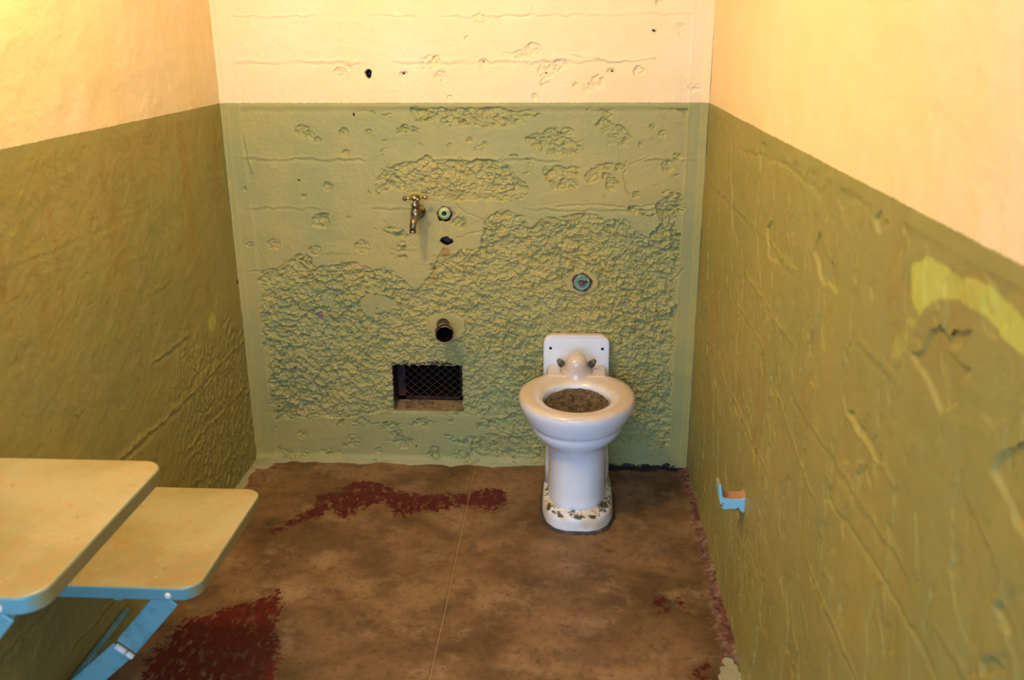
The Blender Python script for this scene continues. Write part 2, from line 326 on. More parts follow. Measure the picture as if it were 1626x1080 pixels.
Y, Zz, h, M = side('l', 0, 1, -1.75, 200, .003)
wy = Y + .014 * fbm(Y, Zz, .05, 4, 211); wz = Zz + .014 * fbm(Y, Zz, .05, 4, 221)
below = sstep(H - .02 - Zz, 0, .01)
for z0, s in [(1.02, .3), (.80, .5), (.62, 1.0), (.45, 1.5), (.30, 1.3), (.14, 1.3)]:
    dz = wz * .5 + Zz * .5 - z0 + .005 * fbm(Y, Zz, .25, 2, int(z0 * 100)); k = sstep(fbm(Y, Zz * .3, .4, 2, int(z0 * 170)), -.2, .1)
    h += k * s * (.0015 * np.exp(-(dz / .006) ** 2) - .0015 * np.exp(-((dz + .011) / .006) ** 2))
r_ = np.abs(fbm(wy, wz * 1.1, .035, 4, 261)); lowr = sstep(.62 - Zz + .15 * fbm(Y, Zz, .2, 2, 9), 0, .15) * sstep(Y, -.75, -.35)
h += (.0010 + .0055 * lowr) * (np.minimum(r_, .6) - .28) * below
for sz, th, dp, sd_ in [(.2, .5, .0006, 231), (.11, .65, .0007, 241)]:
    h -= below * dp * sstep(fbm(wy, wz, sz, 3, sd_), th, th + .03)
drip = sstep(fbm(Y + .01 * fbm(Y, Zz, .2, 2, 3), Zz * .06, .12, 3, 251), .15, .75) * sstep(Zz, .25, 1.15)
M[..., 0] = .46 * drip * below; M[..., 0] = np.maximum(M[..., 0], .30 * sstep(H - Zz, .35, 0) * below)
h += .008 * sstep(.012 - np.abs(Y), 0, .012)
dd = np.hypot(Y + .02, Zz - .66); M[..., 2] = np.maximum(M[..., 2], sstep(.010 - dd, 0, .004)); h -= .006 * sstep(.008 - dd, 0, .004)
dd = np.hypot((Y + .27) / 1.2, Zz - .60); M[..., 3] = .55 * sstep(.045 - dd, -.02, .03)
P = np.stack([h, Y, Zz], -1); wl = grid_mesh('wall_left', P, M, M_SIDE, flip=True); wl['kind'] = 'structure'

# ------------------------------------------------------------------ floor
ys = np.concatenate([np.linspace(-D, -1.45, 50)[:-1], axis((-1.45, .01, .0025))]); xs = axis((-.005, W + .005, .0025))
X, Y = np.meshgrid(xs, ys, indexing='ij')
wx = X + .016 * fbm(X, Y, .05, 5, 311, .6); wy = Y + .016 * fbm(X, Y, .05, 5, 321, .6)
wx2 = X + .006 * fbm(X, Y, .02, 4, 312); wy2 = Y + .006 * fbm(X, Y, .02, 4, 322)
def fp(px): return [tuple(hit(u, v, 2, 0)[[0, 1]]) for u, v in px]
h = .0018 * fbm(X, Y, .3, 3, 301) + .0005 * fbm(X, Y, .03, 3, 302)
R = np.full(X.shape, -1.)
red = [[(430,842),(470,822),(505,802),(503,785),(540,780),(560,765),(602,764),(628,778),(660,784),(700,786),(740,783),(770,776),(800,777),(808,795),(780,812),(740,802),(690,812),(645,815),(605,798),(572,806),(548,830),(528,812),(480,830),(440,846)],
       [(215,1090),(240,1045),(272,1008),(298,985),(345,968),(400,958),(442,938),(446,965),(438,1010),(446,1040),(436,1080),(430,1140),(180,1140)],
       [(1033,957),(1045,948),(1060,955),(1048,965)],[(1048,968),(1062,966),(1060,977),(1050,976)],[(1076,950),(1087,952),(1086,965),(1076,962)],[(1098,1085),(1102,1062),(1114,1056),(1124,1070),(1118,1090)],[(622,800),(640,790),(660,812),(642,822),(625,815)]]
for p in red: R = np.maximum(R, poly_sdf(wx2, wy2, fp(p)))
R = np.clip(.5 + (R - .002 + .006 * fbm(X, Y, .03, 4, 333, .7)) / .05, 0, 1)
pink = poly_sdf(wx2, wy2, fp([(1080,733),(1087,770),(1100,830),(1122,900),(1128,950),(1140,1010),(1150,1045),(1200,1045),(1175,950),(1130,850),(1110,770),(1110,733)]))
Gm = np.clip(.5 + pink / .06, 0, 1)
Gm = np.maximum(Gm, .6 * sstep(poly_sdf(wx2, wy2, fp([(385,775),(430,738),(470,737),(440,745),(400,790)])), -.01, .01))
Bm = np.zeros(X.shape)
def fspot(u, v, rx, ry, amp, soft=.6):
    global Bm
    cx, cy = fp([(u, v)])[0]; Bm = np.maximum(Bm, amp * sstep(1 - np.hypot((wx - cx) / rx, (wy - cy) / ry), 0, soft))
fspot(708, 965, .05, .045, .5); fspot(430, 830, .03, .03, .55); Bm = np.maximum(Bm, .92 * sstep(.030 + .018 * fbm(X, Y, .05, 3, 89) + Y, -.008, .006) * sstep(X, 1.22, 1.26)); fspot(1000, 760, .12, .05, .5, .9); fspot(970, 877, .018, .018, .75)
fspot(750, 870, .02, .015, .45); fspot(1060, 872, .10, .07, .42, .9); fspot(1090, 760, .03, .03, .8); fspot(830, 745, .05, .02, .35); fspot(915, 1000, .10, .08, .32, .9); fspot(940, 1040, .06, .05, .3)
fspot(905, 1040, .05, .04, .35); fspot(800, 800, .07, .03, .35); fspot(1040, 920, .05, .05, .3)
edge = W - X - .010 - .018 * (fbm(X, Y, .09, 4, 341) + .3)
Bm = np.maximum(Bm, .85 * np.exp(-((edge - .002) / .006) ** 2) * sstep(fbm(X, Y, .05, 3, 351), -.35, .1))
# pale green paint and coving left along the wall foot
cove = np.maximum(.020 + .012 * fbm(X, Y, .1, 4, 361) + Y * 1.0, .022 + .014 * fbm(X, Y, .08, 4, 362) - X * 1. - .05 * sstep(-Y, .4, .6))
cove = np.maximum(cove, .052 - np.hypot(X - .0, Y * 1.0) * .62 + .008 * fbm(X, Y, .05, 3, 363))
cove = np.where(X > .98, np.minimum(cove, -.01), cove)
Am = sstep(cove, -.002, .002)
gr = sstep(poly_sdf(wx2, wy2, fp([(1150,1045),(1165,1050),(1190,1090),(1205,1140),(1140,1140),(1140,1085)])), -.008, .006)
Am2 = np.maximum(Am, gr * .999)
h += .008 * sstep(cove, -.002, .02)
h += np.clip(.011 - (W - X) * .28, 0, .02) * (.8 + .6 * fbm(X, Y, .04, 4, 371)) * sstep(-pink, .02, -.01) + .0014 * Gm * fbm(X, Y, .015, 3, 372)
h -= .0018 * np.exp(-((X - .784 - .0015 * fbm(X, Y, .3, 2, 9)) / .0025) ** 2)
h += .0006 * sstep(R, .3, .7)
tf = NT('worn_concrete_floor'); Rn, Gn, Bn, An = tf.masks(); xo = tf.xyz()
big = tf.noise(3.2, 7, .62, dist=.3); med = tf.noise(13, 7, .65, off=(2, 7, 0))
col = tf.mix(tf.ramp(big, .32, .68), lin(84, 62, 36), lin(134, 104, 72))
col = tf.mix(tf.math('MULTIPLY', tf.ramp(med, .49, .66), .5), col, lin(74, 52, 34))
col = tf.mix(tf.math('MULTIPLY', tf.ramp(tf.noise(7, 6, .7, off=(5, 5, 0)), .50, .70), .5), col, lin(164, 136, 108))
col = tf.mix(tf.math('MULTIPLY', tf.ramp(tf.noise(45, 4, .7, off=(8, 1, 0)), .54, .66), .5), col, lin(70, 54, 42))
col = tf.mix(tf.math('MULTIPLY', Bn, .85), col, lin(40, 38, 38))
pk = tf.ramp(tf.math('ADD', Gn, tf.math('MULTIPLY', tf.math('SUBTRACT', tf.noise(50, 6, .75), .5), 3.2)), .42, .66)
pkc = tf.mix(tf.ramp(tf.noise(30, 5, .7, off=(1, 2, 3)), .42, .6), lin(98, 46, 46), lin(140, 108, 96))
col = tf.mix(tf.math('MULTIPLY', pk, .75), col, pkc)
rd = tf.ramp(tf.math('ADD', Rn, tf.math('MULTIPLY', tf.math('SUBTRACT', tf.noise(42, 8, .74), .5), 3.1)), .45, .51)
scr = tf.ramp(tf.noise(30, 6, .75, stretch=(1.6, .7, 1), off=(4, 2, 8)), .55, .575)
rd = tf.math('MULTIPLY', rd, tf.math('SUBTRACT', 1., tf.math('MULTIPLY', scr, .85)))
col = tf.mix(rd, col, tf.mix(tf.noise(25, 3), lin(92, 20, 20), lin(66, 14, 16)))
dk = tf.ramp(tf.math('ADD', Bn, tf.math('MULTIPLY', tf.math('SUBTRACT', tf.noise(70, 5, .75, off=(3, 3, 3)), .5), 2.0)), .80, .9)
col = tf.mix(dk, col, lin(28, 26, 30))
gr_ = tf.ramp(tf.math('ADD', An, tf.math('MULTIPLY', tf.math('SUBTRACT', tf.noise(60, 4), .5), .5)), .4, .6)
col = tf.mix(gr_, col, tf.mix(tf.noise(20, 4), lin(160, 158, 118), lin(150, 150, 130)))
jl = tf.math('ABSOLUTE', tf.math('SUBTRACT', xo[0], tf.math('ADD', .7815, tf.math('MULTIPLY', tf.noise(3, 2), .005))))
col = tf.mix(tf.math('MULTIPLY', tf.ramp(jl, .0018, .0006), .55), col, lin(172, 142, 104))
col = tf.mix(tf.math('MULTIPLY', tf.ramp(tf.math('ABSOLUTE', tf.math('SUBTRACT', jl, .0035)), .002, .0006), .3), col, lin(60, 44, 32))
sp = tf.math('MULTIPLY', tf.ramp(tf.vor(26), .075, .05), tf.ramp(tf.noise(9, 3, off=(6, 6, 6)), .60, .64)); col = tf.mix(sp, col, lin(228, 216, 196))
M_FLOOR = tf.done(col, tf.mix(rd, (.55, .55, .55, 1), (.35, .35, .35, 1)), tf.bump(tf.noise(190, 4, .7), .4, .001, tf.bump(tf.noise(40, 5, .6), .35, .002)), spec=.35)
P = np.stack([X, Y, h], -1); fl = grid_mesh('floor', P, np.stack([R, Gm, Bm, Am2], -1), M_FLOOR); fl['kind'] = 'structure'

# ------------------------------------------------------------------ object helpers
def new(name, bm, mat, parent=None, smooth=True, mats=None):
    me = bpy.data.meshes.new(name); bmesh.ops.recalc_face_normals(bm, faces=bm.faces); bm.to_mesh(me); bm.free()
    for m in (mats or [mat]): me.materials.append(m)
    if smooth: me.polygons.foreach_set('use_smooth', [True] * len(me.polygons))
    return link(bpy.data.objects.new(name, me), parent)
def sharp(o, ang=35):
    m = o.data; m.set_sharp_from_angle(angle=math.radians(ang)); return o
def bev(o, w, seg=3):
    b = o.modifiers.new('bevel', 'BEVEL'); b.width = w; b.segments = seg; b.limit_method = 'ANGLE'; b.angle_limit = math.radians(35); b.harden_normals = False; return o
def empty(name, loc, label, cat):
    o = link(bpy.data.objects.new(name, None)); o.location = loc; o.empty_display_size = .05; o['label'] = label; o['category'] = cat; return o
def bm_box(bm, c, s, rot=None):
    r = bmesh.ops.create_cube(bm, size=1); M_ = Matrix.Translation(c) @ (rot or Matrix()) @ Matrix.Diagonal((*s, 1)); bmesh.ops.transform(bm, matrix=M_, verts=r['verts']); return r['verts']
def frame_to(d):                       # rotation taking +Z to direction d
    return Vector(d).normalized().to_track_quat('Z', 'Y').to_matrix().to_4x4()
def bm_lathe(bm, prof, n, M_, cap=True, warp=None):   # prof: list of (r, z); warp(angle, r, z) -> r
    rings = []
    for r, z in prof:
        ring = []
        for i in range(n):
            a = 2 * math.pi * i / n; rr = warp(a, r, z) if warp else r
            ring.append(bm.verts.new(M_ @ Vector((rr * math.cos(a), rr * math.sin(a), z))))
        rings.append(ring)
    for p, q in zip(rings[:-1], rings[1:]):
        for i in range(n): bm.faces.new((p[i], p[(i + 1) % n], q[(i + 1) % n], q[i]))
    if cap: bm.faces.new(rings[0][::-1]); bm.faces.new(rings[-1])
def bm_tube(bm, pts, rad, n=12, cap=True):
    pts = [Vector(p) for p in pts]; rings = []
    for k, p in enumerate(pts):
        d = (pts[min(k + 1, len(pts) - 1)] - pts[max(k - 1, 0)]); Rr = frame_to(d); r = rad[k] if isinstance(rad, (list, tuple)) else rad
        rings.append([bm.verts.new(p + (Rr @ Vector((r * math.cos(2 * math.pi * i / n), r * math.sin(2 * math.pi * i / n), 0)))) for i in range(n)])
    for p, q in zip(rings[:-1], rings[1:]):
        off = min(range(n), key=lambda o_: sum((p[i].co - q[(i + o_) % n].co).length for i in range(0, n, 3)))
        for i in range(n): bm.faces.new((p[i], p[(i + 1) % n], q[(i + 1 + off) % n], q[(i + off) % n]))
    if cap: bm.faces.new(rings[0]); bm.faces.new(rings[-1])
def bm_prism(bm, outline, z0, z1):     # outline in XY
    a = [bm.verts.new((x, y, z0)) for x, y in outline]; b = [bm.verts.new((x, y, z1)) for x, y in outline]; n = len(a)
    bm.faces.new(a[::-1]); bm.faces.new(b)
    for i in range(n): bm.faces.new((a[i], a[(i + 1) % n], b[(i + 1) % n], b[i]))
def round_rect(x0, x1, y0, y1, r, corners=(1, 1, 1, 1), n=8):   # corners: x0y0, x1y0, x1y1, x0y1
    out = []
    for k, (cx, cy, a0) in enumerate([(x0 + r, y0 + r, 180), (x1 - r, y0 + r, 270), (x1 - r, y1 - r, 0), (x0 + r, y1 - r, 90)]):
        if corners[k]:
            for i in range(n + 1):
                a = math.radians(a0 + 90 * i / n); out.append((cx + r * math.cos(a), cy + r * math.sin(a)))
        else: out.append([(x0, y0), (x1, y0), (x1, y1), (x0, y1)][k])
    return out

# ceiling
bm = bmesh.new(); bm_box(bm, (W / 2, -D / 2, 2.375), (W + .1, D + .02, .05))
ce = new('ceiling', bm, simple('ceiling_paint', lin(196, 176, 142), .7, bump=.3), smooth=False); ce['kind'] = 'structure'

# ------------------------------------------------------------------ vent: recess behind the wall and grille
RY = .095
rust = simple('rusty_metal', lin(66, 34, 22), .85, var=lin(26, 14, 12), vs=40, bump=.8, bs=120, lo=.4, hi=.6)
tr = NT('rusty_shaded_recess'); zz_ = tr.xyz()
c_ = tr.mix(tr.ramp(tr.noise(35, 6, .7), .4, .6), lin(58, 28, 18), lin(24, 12, 10)); c_ = tr.mix(tr.ramp(tr.math('ADD', zz_[2], tr.math('MULTIPLY', tr.noise(60, 5, .7), .02)), VZ0 + .036, VZ0 + .026), c_, tr.mix(tr.ramp(tr.noise(30, 6, .75), .42, .66), lin(138, 122, 90), lin(70, 46, 32)))
c_ = tr.mix(tr.ramp(zz_[1], RY - .020, RY - .012), c_, lin(20, 12, 12))  # behind the grille the colour drops near black, shade painted in
M_REC = tr.done(c_, .8, tr.bump(tr.noise(110, 5), .9, .003))
bm = bmesh.new(); NB = 14
def sheet(p00, p10, p11, p01, nu=16, nv=10, amp=.0025, seed=1):
    vs = []
    for i in range(nu + 1):
        row = []
        for j in range(nv + 1):
            u, v = i / nu, j / nv; p = [(1 - u) * (1 - v) * a + u * (1 - v) * b + u * v * c + (1 - u) * v * d_ for a, b, c, d_ in zip(p00, p10, p11, p01)]
            row.append(bm.verts.new(p))
        vs.append(row)
    for i in range(nu):
        for j in range(nv): bm.faces.new((vs[i][j], vs[i + 1][j], vs[i + 1][j + 1], vs[i][j + 1]))
y0, y1 = .0045, .60
sheet((VX0, y0, VZ0), (VX1, y0, VZ0), (VX1, RY, VZ0 + .012), (VX0, RY, VZ0 + .012)); sheet((VX0, RY, VZ0 + .012), (VX1, RY, VZ0 + .012), (VX1, y1, VZ0 + .012), (VX0, y1, VZ0 + .012))
sheet((VX0, y0, VZ1), (VX1, y0, VZ1), (VX1, y1, VZ1), (VX0, y1, VZ1)); sheet((VX0, y0, VZ0), (VX0, y1, VZ0), (VX0, y1, VZ1), (VX0, y0, VZ1)); sheet((VX1, y0, VZ0), (VX1, y1, VZ0), (VX1, y1, VZ1), (VX1, y0, VZ1))
sheet((VX0, y1, VZ0), (VX1, y1, VZ0), (VX1, y1, VZ1), (VX0, y1, VZ1))
bmesh.ops.remove_doubles(bm, verts=bm.verts, dist=1e-5)
for v in bm.verts:
    if v.co.y > .01:
        n_ = .0022 * math.sin(v.co.x * 310 + v.co.z * 170) * math.sin(v.co.y * 260 + v.co.x * 90); v.co.z += n_
rec = new('vent_recess', bm, M_REC, back)
gy = RY - .012
vg = empty('vent_grille', (.622, gy, VZ0 + .012), 'rusty wire mesh grille inside the rectangular vent opening in the green wall', 'grille')
bm = bmesh.new(); x0, x1, z0, z1 = VX0 + .004, VX1 - .004, VZ0 + .014, VZ1 - .004; fw = .016
ox, oy, oz = vg.location
def bxl(bm, a, b): bm_box(bm, ((a[0] + b[0]) / 2 - ox, (a[1] + b[1]) / 2 - oy, (a[2] + b[2]) / 2 - oz), (b[0] - a[0], b[1] - a[1], b[2] - a[2]))
bxl(bm, (x0, gy - .003, z0), (x0 + fw * 1.7, gy + .003, z1)); bxl(bm, (x1 - fw, gy - .003, z0), (x1, gy + .003, z1)); bxl(bm, (x0, gy - .003, z0), (x1, gy + .003, z0 + fw * .6)); bxl(bm, (x0, gy - .003, z1 - fw * .6), (x1, gy + .003, z1))
new('frame', bm, rust, vg, smooth=False)
bm = bmesh.new(); hx, hz = (x1 - x0), (z1 - z0); pit = .031
def clipline(c, s):                   # line x*s - z = c inside the frame
    pts = []
    for t in np.linspace(0, 1, 121):
        x = x0 + fw * .5 + t * (hx - fw); z = s * (x - x0) * .85 + c
        if z0 + fw * .4 < z < z1 - fw * .4: pts.append((x - ox, 0 + (.0009 if s > 0 else -.0009), z - oz))
    return pts
for s in (1, -1):
    for k in range(-16, 28):
        p = clipline(z0 + k * pit * .85 if s > 0 else z0 + k * pit * .85, s)
        if len(p) > 2: bm_tube(bm, [p[0], p[-1]], .0008, 5)
new('wire_mesh', bm, simple('mesh_wire', lin(112, 74, 46), .7), vg)

# ------------------------------------------------------------------ toilet
TX = 1.131
tp = NT('worn_white_porcelain'); q = tp.xyz()
g1 = tp.ramp(tp.noise(9, 6, .65), .45, .75)
tn = tp.t.nodes.new('ShaderNodeNewGeometry')
c_ = tp.mix(tp.math('MULTIPLY', g1, .28), lin(226, 230, 236), lin(206, 200, 190))
# grime worn into the seat-level rim and behind it (a band of height with ragged limits)
rimz = tp.ramp(tp.math('ADD', q[2], tp.math('MULTIPLY', tp.math('SUBTRACT', tp.noise(22, 5, .7), .5), .018)), .368, .386)
rback = tp.ramp(tp.math('ADD', q[1], tp.math('MULTIPLY', tp.math('SUBTRACT', tp.noise(15, 4), .5), .08)), -.03, .06)
plate = tp.math('MULTIPLY', tp.ramp(q[1], .226, .234), tp.ramp(q[2], .489, .480)); rimz = tp.math('MULTIPLY', rimz, tp.math('SUBTRACT', 1., plate))
c_ = tp.mix(tp.math('MULTIPLY', rimz, .62), c_, lin(198, 166, 128)); 
sk = tp.ramp(tp.vor(55), .06, .03); c_ = tp.mix(tp.math('MULTIPLY', sk, tp.ramp(tp.noise(8, 2, off=(3, 3, 3)), .56, .6)), c_, lin(80, 60, 48))
M_PORC = tp.done(c_, .22, spec=.55); tp.b.inputs['Coat Weight'].default_value = .25
tb = NT('chipped_white_base'); q = tb.xyz(); ns = tb.noise(26, 6, .72, stretch=(1, 1, 1.6))
seam = tb.ramp(tb.math('ABSOLUTE', tb.math('SUBTRACT', q[2], .053)), .014, .002)
ch = tb.ramp(tb.math('ADD', ns, tb.math('MULTIPLY', seam, .20)), .70, .72)
low_ = tb.math('MULTIPLY', tb.ramp(ns, .63, .65), tb.ramp(tb.math('ABSOLUTE', q[0]), .075, .10)); 
ch = tb.math('MAXIMUM', ch, low_)
c_ = tb.mix(ch, tb.mix(tb.ramp(tb.noise(14, 5), .4, .7), lin(226, 228, 232), lin(206, 192, 162)), lin(74, 68, 52))
M_BASE = tb.done(c_, .35, tb.bump(ch, -.5, .002), spec=.5)
toilet = empty('toilet', (TX, -.27, 0), 'white porcelain toilet without seat standing against the back wall', 'toilet')
def loft(name, rings, mat, n=72, cap0=True, cap1=True, close_seg=None):
    bm = bmesh.new(); R_ = []
    for (z, cy, a, bf, bb, pw) in rings:
        ring = []
        for i in range(n):
            t = 2 * math.pi * i / n; c, s = math.cos(t), math.sin(t)
            x = a * math.copysign(abs(c) ** (2 / pw), c); b = bf if s > 0 else bb
            dx_ = .005 if z < .25 and name != 'base' else 0.; dx_ = .008 if name == 'base' else dx_ * min(1., (.25 - z) / .05)
            ring.append(bm.verts.new((x + dx_, cy - b * math.copysign(abs(s) ** (2 / pw), s) + .27, z)))
        R_.append(ring)
    for p, q_ in zip(R_[:-1], R_[1:]):
        for i in range(n): bm.faces.new((p[i], p[(i + 1) % n], q_[(i + 1) % n], q_[i]))
    if cap0: bm.faces.new(R_[0])
    if cap1: bm.faces.new(R_[-1])
    return new(name, bm, mat, toilet)
bowl = loft('bowl', [(.048, -.27, .093, .150, .20, 2.3), (.07, -.27, .0925, .149, .20, 2.3), (.12, -.27, .0915, .146, .19, 2.3), (.18, -.27, .0915, .145, .18, 2.3), (.215, -.27, .0935, .147, .17, 2.3),
    (.240, -.27, .100, .153, .16, 2.2), (.254, -.27, .110, .162, .16, 2.15), (.264, -.27, .124, .173, .165, 2.1), (.275, -.27, .136, .181, .17, 2.1), (.287, -.27, .143, .186, .172, 2.1), (.300, -.27, .1465, .188, .174, 2.1),
    (.305, -.27, .1468, .188, .174, 2.1), (.309, -.27, .151, .192, .176, 2.1), (.318, -.27, .158, .196, .178, 2.05), (.334, -.27, .168, .202, .182, 2.05), (.350, -.27, .175, .207, .186, 2.05), (.363, -.27, .179, .210, .188, 2.05),
    (.373, -.27, .180, .2105, .188, 2.05), (.381, -.27, .1775, .2085, .186, 2.05), (.386, -.27, .170, .200, .18, 2.05), (.3885, -.27, .157, .190, .17, 2.05), (.388, -.273, .143, .173, .155, 2.05), (.3850, -.279, .127, .152, .136, 2.05),
    (.381, -.284, .115, .136, .122, 2.05), (.375, -.287, .107, .125, .114, 2.05), (.366, -.288, .103, .120, .110, 2.05), (.352, -.288, .102, .120, .110, 2.05), (.33, -.288, .104, .12, .11, 2.05), (.30, -.288, .098, .112, .104, 2), (.27, -.285, .075, .09, .08, 2), (.25, -.28, .04, .05, .04, 2)], M_PORC)
base = loft('base', [(.0, -.27, .113, 0.193, .232, 2.9), (.006, -.27, .1125, 0.193, .232, 2.9), (.035, -.27, .111, 0.191, .232, 2.9), (.046, -.27, .109, 0.188, .23, 2.9), (.053, -.27, .104, 0.182, .226, 2.8), (.056, -.27, .097, 0.172, .22, 2.7)], M_BASE)
# trapway casting behind the column down to the wall
trap = loft('trapway', [(.05, -.17, .106, .10, .14, 4), (.12, -.17, .104, .09, .14, 4), (.20, -.17, .098, .07, .14, 4), (.26, -.14, .094, .06, .11, 4), (.345, -.12, .09, .03, .09, 4)], M_BASE, n=48)
# raised ledge joining the rim to the back plate
def ledge():
    bm = bmesh.new(); o = round_rect(-.098, .098, .125, .235, .030, (0, 0, 1, 1), 8); bm_prism(bm, o, .30, .392); o_ = new('rear_ledge', bm, M_PORC, toilet); bev(o_, .010, 4); return o_
ledge()
bm = bmesh.new()
bm_lathe(bm, [(.054, 0), (.047, .008), (.040, .018), (.036, .030), (.034, .042), (.030, .054), (.022, .062), (.011, .067), (.003, .068)], 32, Matrix.Translation((0, .165, .392)) @ Matrix.Rotation(math.radians(18), 4, 'X') @ Matrix.Diagonal((1.0, 1.15, 1, 1)))
new('inlet_dome', bm, M_PORC, toilet)
for sx in (-1, 1):
    bm = bmesh.new(); bm_lathe(bm, [(.012, 0), (.0125, .006), (.009, .010), (.0095, .022), (.007, .028)], 12, Matrix.Translation((sx * .048, .190, .408)) @ Matrix.Rotation(math.radians(sx * 28), 4, 'Y') @ Matrix.Rotation(math.radians(40), 4, 'X'))
    new('bolt', bm, simple('grey_bolt', lin(112, 110, 100), .6, metal=.5, var=lin(80, 66, 50), vs=60), toilet)['label'] = 'corroded grey bolt'
# back plate
bm = bmesh.new(); o = round_rect(-.110, .110, .28, .494, .034, (0, 0, 1, 1), 10)
bm_prism(bm, o, 0, .030)
bmesh.ops.transform(bm, matrix=Matrix(((1, 0, 0, 0), (0, 0, -1, .266), (0, 1, 0, 0), (0, 0, 0, 1))), verts=bm.verts)
pl = new('back_plate', bm, M_PORC, toilet); bev(pl, .007, 4)
for sx in (-1, 1):
    bm = bmesh.new(); bm_lathe(bm, [(.0048, 0), (.0048, .0012), (.0001, .0014)], 16, Matrix.Translation((sx * .086, .2362, .447)) @ Matrix.Rotation(math.radians(90), 4, 'X'))
    new('screw_hole', bm, simple('hole_black', (.004, .004, .004, 1), .9), toilet)['label'] = 'small dark screw hole'
# dried dirt filling the bowl
bm = bmesh.new(); n = 60; rings = []
rng = np.random.RandomState(4)
for k in range(22):
    f = k / 21; ring = []
    for i in range(n):
        t = 2 * math.pi * i / n; x = .1015 * f * math.cos(t); y = -.288 + .27 - (.117 if math.sin(t) > 0 else .108) * f * math.sin(t)
        nz = float(perlin(np.array([x * 60.]), np.array([y * 60.]), 3)[0]) * .006 + float(perlin(np.array([x * 180.]), np.array([y * 180.]), 4)[0]) * .003
        hole_ = -.016 * math.exp(-(((x + .008) / .016) ** 2 + ((y - .052) / .013) ** 2))
        ring.append(bm.verts.new((x, y, (.318 + .034 * f ** 2.2 + .12 * y) + nz * (1 - .5 * f) + hole_)))
    rings.append(ring)
for p, q_ in zip(rings[:-1], rings[1:]):
    for i in range(n): bm.faces.new((p[i], p[(i + 1) % n], q_[(i + 1) % n], q_[i]))
bmesh.ops.remove_doubles(bm, verts=bm.verts, dist=1e-5)
td = NT('dried_dirt'); c_ = td.mix(td.ramp(td.noise(60, 6, .7), .35, .65), lin(52, 40, 30), lin(112, 94, 72)); c_ = td.mix(td.ramp(td.vor(150), .16, .1), c_, lin(205, 190, 165)) if False else c_
c_ = td.mix(td.math('MULTIPLY', td.ramp(td.vor(140), .22, .12), td.ramp(td.noise(35, 3, off=(2, 2, 2)), .55, .6)), c_, lin(210, 196, 170))
new('dried_dirt', bm, td.done(c_, .9, td.bump(td.noise(160, 5, .7), .8, .003)), toilet)['label'] = 'brown dried dirt inside the bowl'
# mortar bead round the foot
bm = bmesh.new(); n = 90; P_ = []
for i in range(n):
    t = 2 * math.pi * i / n; c, s = math.cos(t), math.sin(t); e = 2 / 2.9; P_.append((.008 + .113 * math.copysign(abs(c) ** e, c), -(.193 if s > 0 else .232) * math.copysign(abs(s) ** e, s)))
rings = []
for k, (off, z) in enumerate([(-.006, .010), (.000, .0085), (.004, .006), (.006, .003), (.008, -.003)]):
    rings.append([bm.verts.new((x * (1 + off / .117) + .002 * math.sin(i * .9 + k), y * (1 + off / .2) + .0015 * math.sin(i * 1.3), z)) for i, (x, y) in enumerate(P_)])
for p, q_ in zip(rings[:-1], rings[1:]):
    for i in range(n): bm.faces.new((p[i], p[(i + 1) % n], q_[(i + 1) % n], q_[i]))
new('mortar_bead', bm, simple('dark_mortar', lin(58, 54, 50), .8, var=lin(96, 78, 58), vs=30, bump=.7, bs=120), toilet)['label'] = 'dark grey mortar bead around the foot'

# ------------------------------------------------------------------ tap
brass = simple('tarnished_brass', lin(176, 164, 134), .28, metal=1, var=lin(110, 92, 66), vs=60)
nick_ = simple('worn_nickel', lin(140, 140, 138), .24, metal=1, var=lin(112, 84, 56), vs=45, lo=.5, hi=.6)
tap = empty('tap', (.614, -.004, .898), 'small tarnished brass tap with cross handle on the green back wall', 'tap')
S90 = Matrix.Rotation(math.radians(90), 4, 'X')     # +Z -> -Y (out of the wall)
bm = bmesh.new(); bm_lathe(bm, [(.021, 0), (.021, .003), (.017, .006), (.011, .008), (.010, .042)], 24, S90); new('wall_flange', bm, nick_, tap)
bm = bmesh.new(); bm_lathe(bm, [(.010, -.016), (.0135, -.012), (.0145, 0), (.0135, .010), (.010, .014), (.0105, .022), (.012, .024), (.012, .031), (.0085, .033), (.006, .040), (.006, .046)], 20, Matrix.Translation((0, -.050, 0))); new('valve_body', bm, nick_, tap)
bm = bmesh.new(); bm_tube(bm, [(0, -.048, -.004), (-.001, -.062, -.008), (-.003, -.074, -.016), (-.0045, -.079, -.028), (-.005, -.080, -.042)], [.011, .0105, .0095, .0090, .0085], 16); bm_tube(bm, [(-.005, -.080, -.040), (-.005, -.080, -.046)], .0095, 16); new('spout', bm, nick_, tap)
bm = bmesh.new(); hb = Matrix.Translation((0, -.050, .045)); bm_lathe(bm, [(.010, -.004), (.013, -.002), (.013, .006), (.009, .010), (.003, .0115)], 20, hb)
for k in range(4):
    a = math.radians(22 + 90 * k); dx, dy = math.cos(a), math.sin(a)
    bm_tube(bm, [(dx * .008, -.050 + dy * .008, .047), (dx * .026, -.050 + dy * .026, .047)], [.0042, .0030], 10)
    r = bmesh.ops.create_uvsphere(bm, u_segments=12, v_segments=8, radius=.0066); bmesh.ops.translate(bm, vec=(dx * .029, -.050 + dy * .029, .047), verts=r['verts'])
new('cross_handle', bm, brass, tap)

tap.scale = (1.15, 1.1, 1.12)
